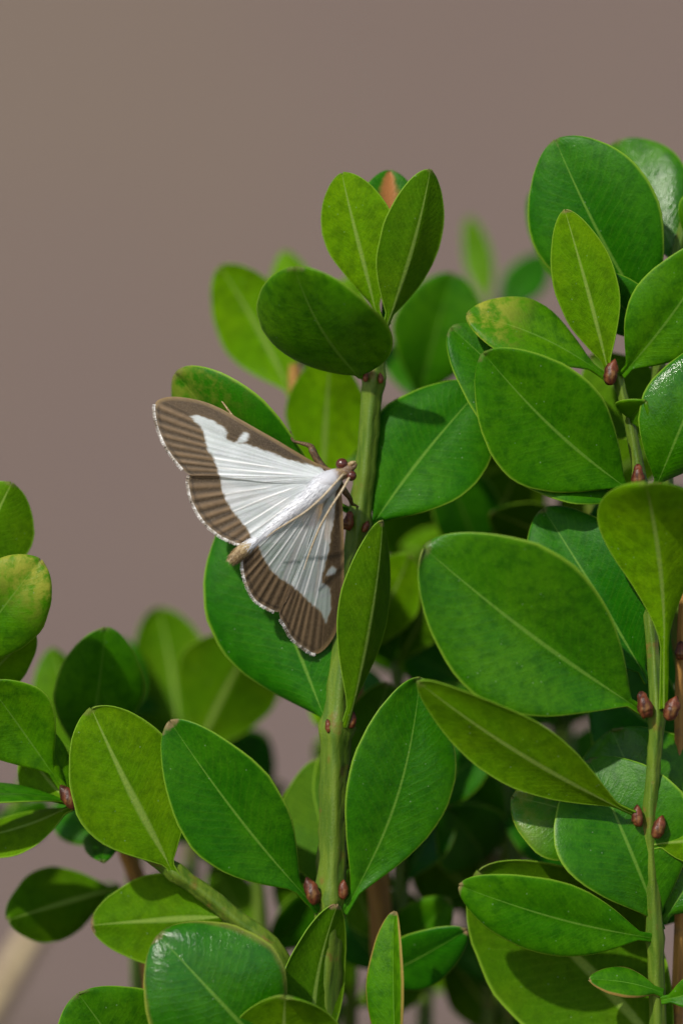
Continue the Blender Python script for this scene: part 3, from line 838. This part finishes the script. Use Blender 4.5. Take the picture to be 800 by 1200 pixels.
wing('forewing', Z(618, 392), fr_out, 8, fr_white, 'r', True,
     [(0.245, 0.8, 0.3), (0.52, 0.9, 0.3), (0.565, 1.0, 0.2), (0.61, 1.0, 0.25), (0.65, 1.3, 0.12), (0.70, 0.9, 0.3), (0.77, 1.2, 0.1), (0.85, 0.8, 0.2)], (8, 12, 7), seed=11)

# body: one continuous loft from the head to the tip of the abdomen
bp = [((414, 545), -40, 2.0), ((411, 548), -40, 6.0), ((405, 551), -39, 9.0), ((399, 555), -38, 8.0), ((394, 558), -37, 10.5), ((386, 564), -36, 14.5), ((376, 572), -35, 15), ((366, 581), -34, 13), ((355, 590), -33, 11),
      ((340, 602), -29, 9), ((325, 614), -26, 8), ((310, 626), -24, 7), ((296, 636), -24, 7), ((286, 644), -27, 8.5), ((279, 650), -28, 8.0), ((274, 655), -28, 5.5), ((271, 658), -28, 1.5)]
bpath = catmull([(p[0][0], p[0][1], p[1], p[2]) for p in bp], 7)
wp = [W((q[0], q[1], q[2])) for q in bpath]
rr = []
for i, q in enumerate(bpath):
    along = (np.array(q[:2]) - AX0) @ AXD
    seg_ = 0.93 if along < 45 else 0.86 * (1 + 0.04 * math.sin((along - 45) / 12.0 * 2 * math.pi)) if along < 132 else 0.95
    rr.append(max(0.4, q[3]) * S * seg_)
v, f = tube(wp, rr, 28, 0.0, 0.05)
bo = W((345, 598, -36))
body = mesh_obj('body', v, f, M_BODY, moth, bo)
cols = []
for i, q in enumerate(bpath):
    along = float((np.array(q[:2]) - AX0) @ AXD)
    if along < 7: c = (0.16, 0.085, 0.032)
    elif along < 16:
        k = (along - 7) / 9; c = tuple(a_ * (1 - k) + b_ * k for a_, b_ in zip((0.16, 0.085, 0.032), (0.50, 0.50, 0.53)))
    elif along < 138: c = (0.50, 0.50, 0.53)
    elif along < 148:
        k = (along - 138) / 10; c = tuple(a_ * (1 - k) + b_ * k for a_, b_ in zip((0.50, 0.50, 0.53), (0.42, 0.30, 0.13)))
    else: c = (0.42, 0.30, 0.13)
    cols += [(*c, 1)] * 28
ca = body.data.attributes.new('scales', 'FLOAT_COLOR', 'POINT')
ca.data.foreach_set('color', np.array(cols, np.float32).ravel())

# scale hairs lying back along the body
def hairs(name, n, s0, s1, lo, hi, mat, seed, parent, lift=0.12):
    rnd = random.Random(seed)
    hv, hf = [], []
    L_ = len(wp)
    for _ in range(n):
        i = int(rnd.uniform(s0, s1) * (L_ - 2))
        t = (wp[i + 1] - wp[i]).normalized()
        y = Vector((0, -1, 0)); x = t.cross(y).normalized(); y = x.cross(t).normalized()
        if y.y > 0: y = -y
        th = rnd.uniform(-1.9, 1.9)
        nn = (y * math.cos(th) + x * math.sin(th)).normalized()
        p0 = wp[i] + nn * rr[i] * 0.97
        ln = rnd.uniform(lo, hi) * S
        dirv = (t + nn * rnd.uniform(0.02, lift) + x * rnd.uniform(-0.25, 0.25)).normalized()
        sd_ = nn.cross(dirv).normalized() * (rnd.uniform(0.18, 0.36) * S)
        i0 = len(hv)
        hv += [p0 - sd_, p0 + sd_, p0 + dirv * ln * 0.6 + sd_ * 0.8, p0 + dirv * ln, p0 + dirv * ln * 0.6 - sd_ * 0.8]
        hf.append((i0, i0 + 1, i0 + 2, i0 + 3, i0 + 4))
    o = mesh_obj(name, hv, hf, mat, parent, bo)
    o['kind'] = 'stuff'
    return o
M_WHAIR = plain_material('white_scale_hairs', (0.70, 0.71, 0.74), (0.90, 0.91, 0.94), 5000, 0.38, 0.6, 0.1)
hairs('scale_hair', 3800, 0.27, 0.79, 5, 12, M_WHAIR, 2, body, 0.2)
hairs('scale_hair', 700, 0.06, 0.28, 3, 6, M_TAN, 3, body, 0.3)
hairs('scale_hair', 700, 0.78, 0.97, 4, 9, M_TAN, 4, body, 0.2)

def ball(name, p, r, mat, sq=(1, 1, 1)):
    c = W(p); vv, ff = [], []
    n, m = 10, 16
    for i in range(n + 1):
        a_ = math.pi * i / n
        for k in range(m):
            b_ = 2 * math.pi * k / m
            vv.append(c + Vector((r * S * sq[0] * math.sin(a_) * math.cos(b_), r * S * sq[1] * math.sin(a_) * math.sin(b_), r * S * sq[2] * math.cos(a_))))
    for i in range(n):
        for k in range(m):
            k2 = (k + 1) % m
            ff.append((i * m + k, (i + 1) * m + k, (i + 1) * m + k2, i * m + k2))
    return mesh_obj(name, vv, ff, mat, moth, c)
ball('eye', (400.5, 544, -41), 7.2, M_EYE)
ball('eye', (411.5, 557.5, -41), 6.2, M_EYE)

def limb(name, pts, radii, mat):
    path = catmull(pts, 6)
    r_ = [np.interp(i / 6, range(len(radii)), radii) * S for i in range(len(path))]
    w3 = [W(p) for p in path]
    vv, ff = tube(w3, r_, 8, 0, 0.1)
    return mesh_obj(name, vv, ff, mat, moth, w3[0])
limb('antenna', [(402, 556, -48), (392, 567, -60), (378, 582, -63), (360, 598, -61), (340, 611, -56), (322, 622, -50), (312, 630, -46)], [1.5, 1.35, 1.25, 1.15, 1.0, 0.8, 0.4], M_ANT)
limb('antenna', [(409, 560, -48), (401, 574, -56), (388, 594, -55), (376, 615, -48), (367, 636, -40), (360, 655, -32), (356, 668, -26)], [1.5, 1.35, 1.25, 1.15, 1.0, 0.8, 0.4], M_ANT)
limb('palp', [(406, 547, -40), (412, 543, -43), (417, 541, -43)], [2.6, 3.0, 0.8], M_TAN)
limb('palp', [(410, 551, -42), (415, 547, -44), (418, 543, -43)], [2.6, 2.8, 0.8], M_BROWN)
# legs: femur, tibia and tarsus down to the leaf or twig they hold
limb('leg', [(388, 556, -34), (374, 542, -30), (366, 528, -30), (364, 523, -24), (352, 519, -16), (343, 516, -8), (340, 506, 4)], [3.5, 4.2, 4.6, 3.2, 2.0, 1.5, 1.0], M_BROWN)
limb('leg', [(380, 562, -30), (350, 556, -16), (322, 534, -10), (298, 514, -6), (280, 496, 0), (268, 481, 5), (260, 470, 12)], [3.2, 3.0, 2.4, 1.8, 1.4, 1.2, 0.8], M_TAN)
limb('leg', [(396, 562, -30), (404, 576, -22), (410, 584, -12), (412, 590, 2), (416, 592, 14), (420, 594, 17)], [3.2, 3.6, 3.0, 2.2, 1.6, 1.0], M_BROWN)
limb('leg', [(386, 574, -28), (380, 600, -10), (376, 640, 10), (372, 680, 22), (368, 700, 38), (364, 720, 44)], [3.2, 3.0, 2.4, 1.8, 1.2, 0.9], M_TAN)
limb('leg', [(374, 580, -28), (356, 620, -6), (340, 660, 16), (332, 680, 36), (330, 695, 50)], [3.2, 3.0, 2.4, 1.8, 1.0], M_TAN)
limb('leg', [(372, 566, -28), (350, 552, -8), (336, 536, 8), (330, 520, 18), (326, 512, 24)], [3.2, 3.0, 2.4, 1.8, 1.0], M_TAN)
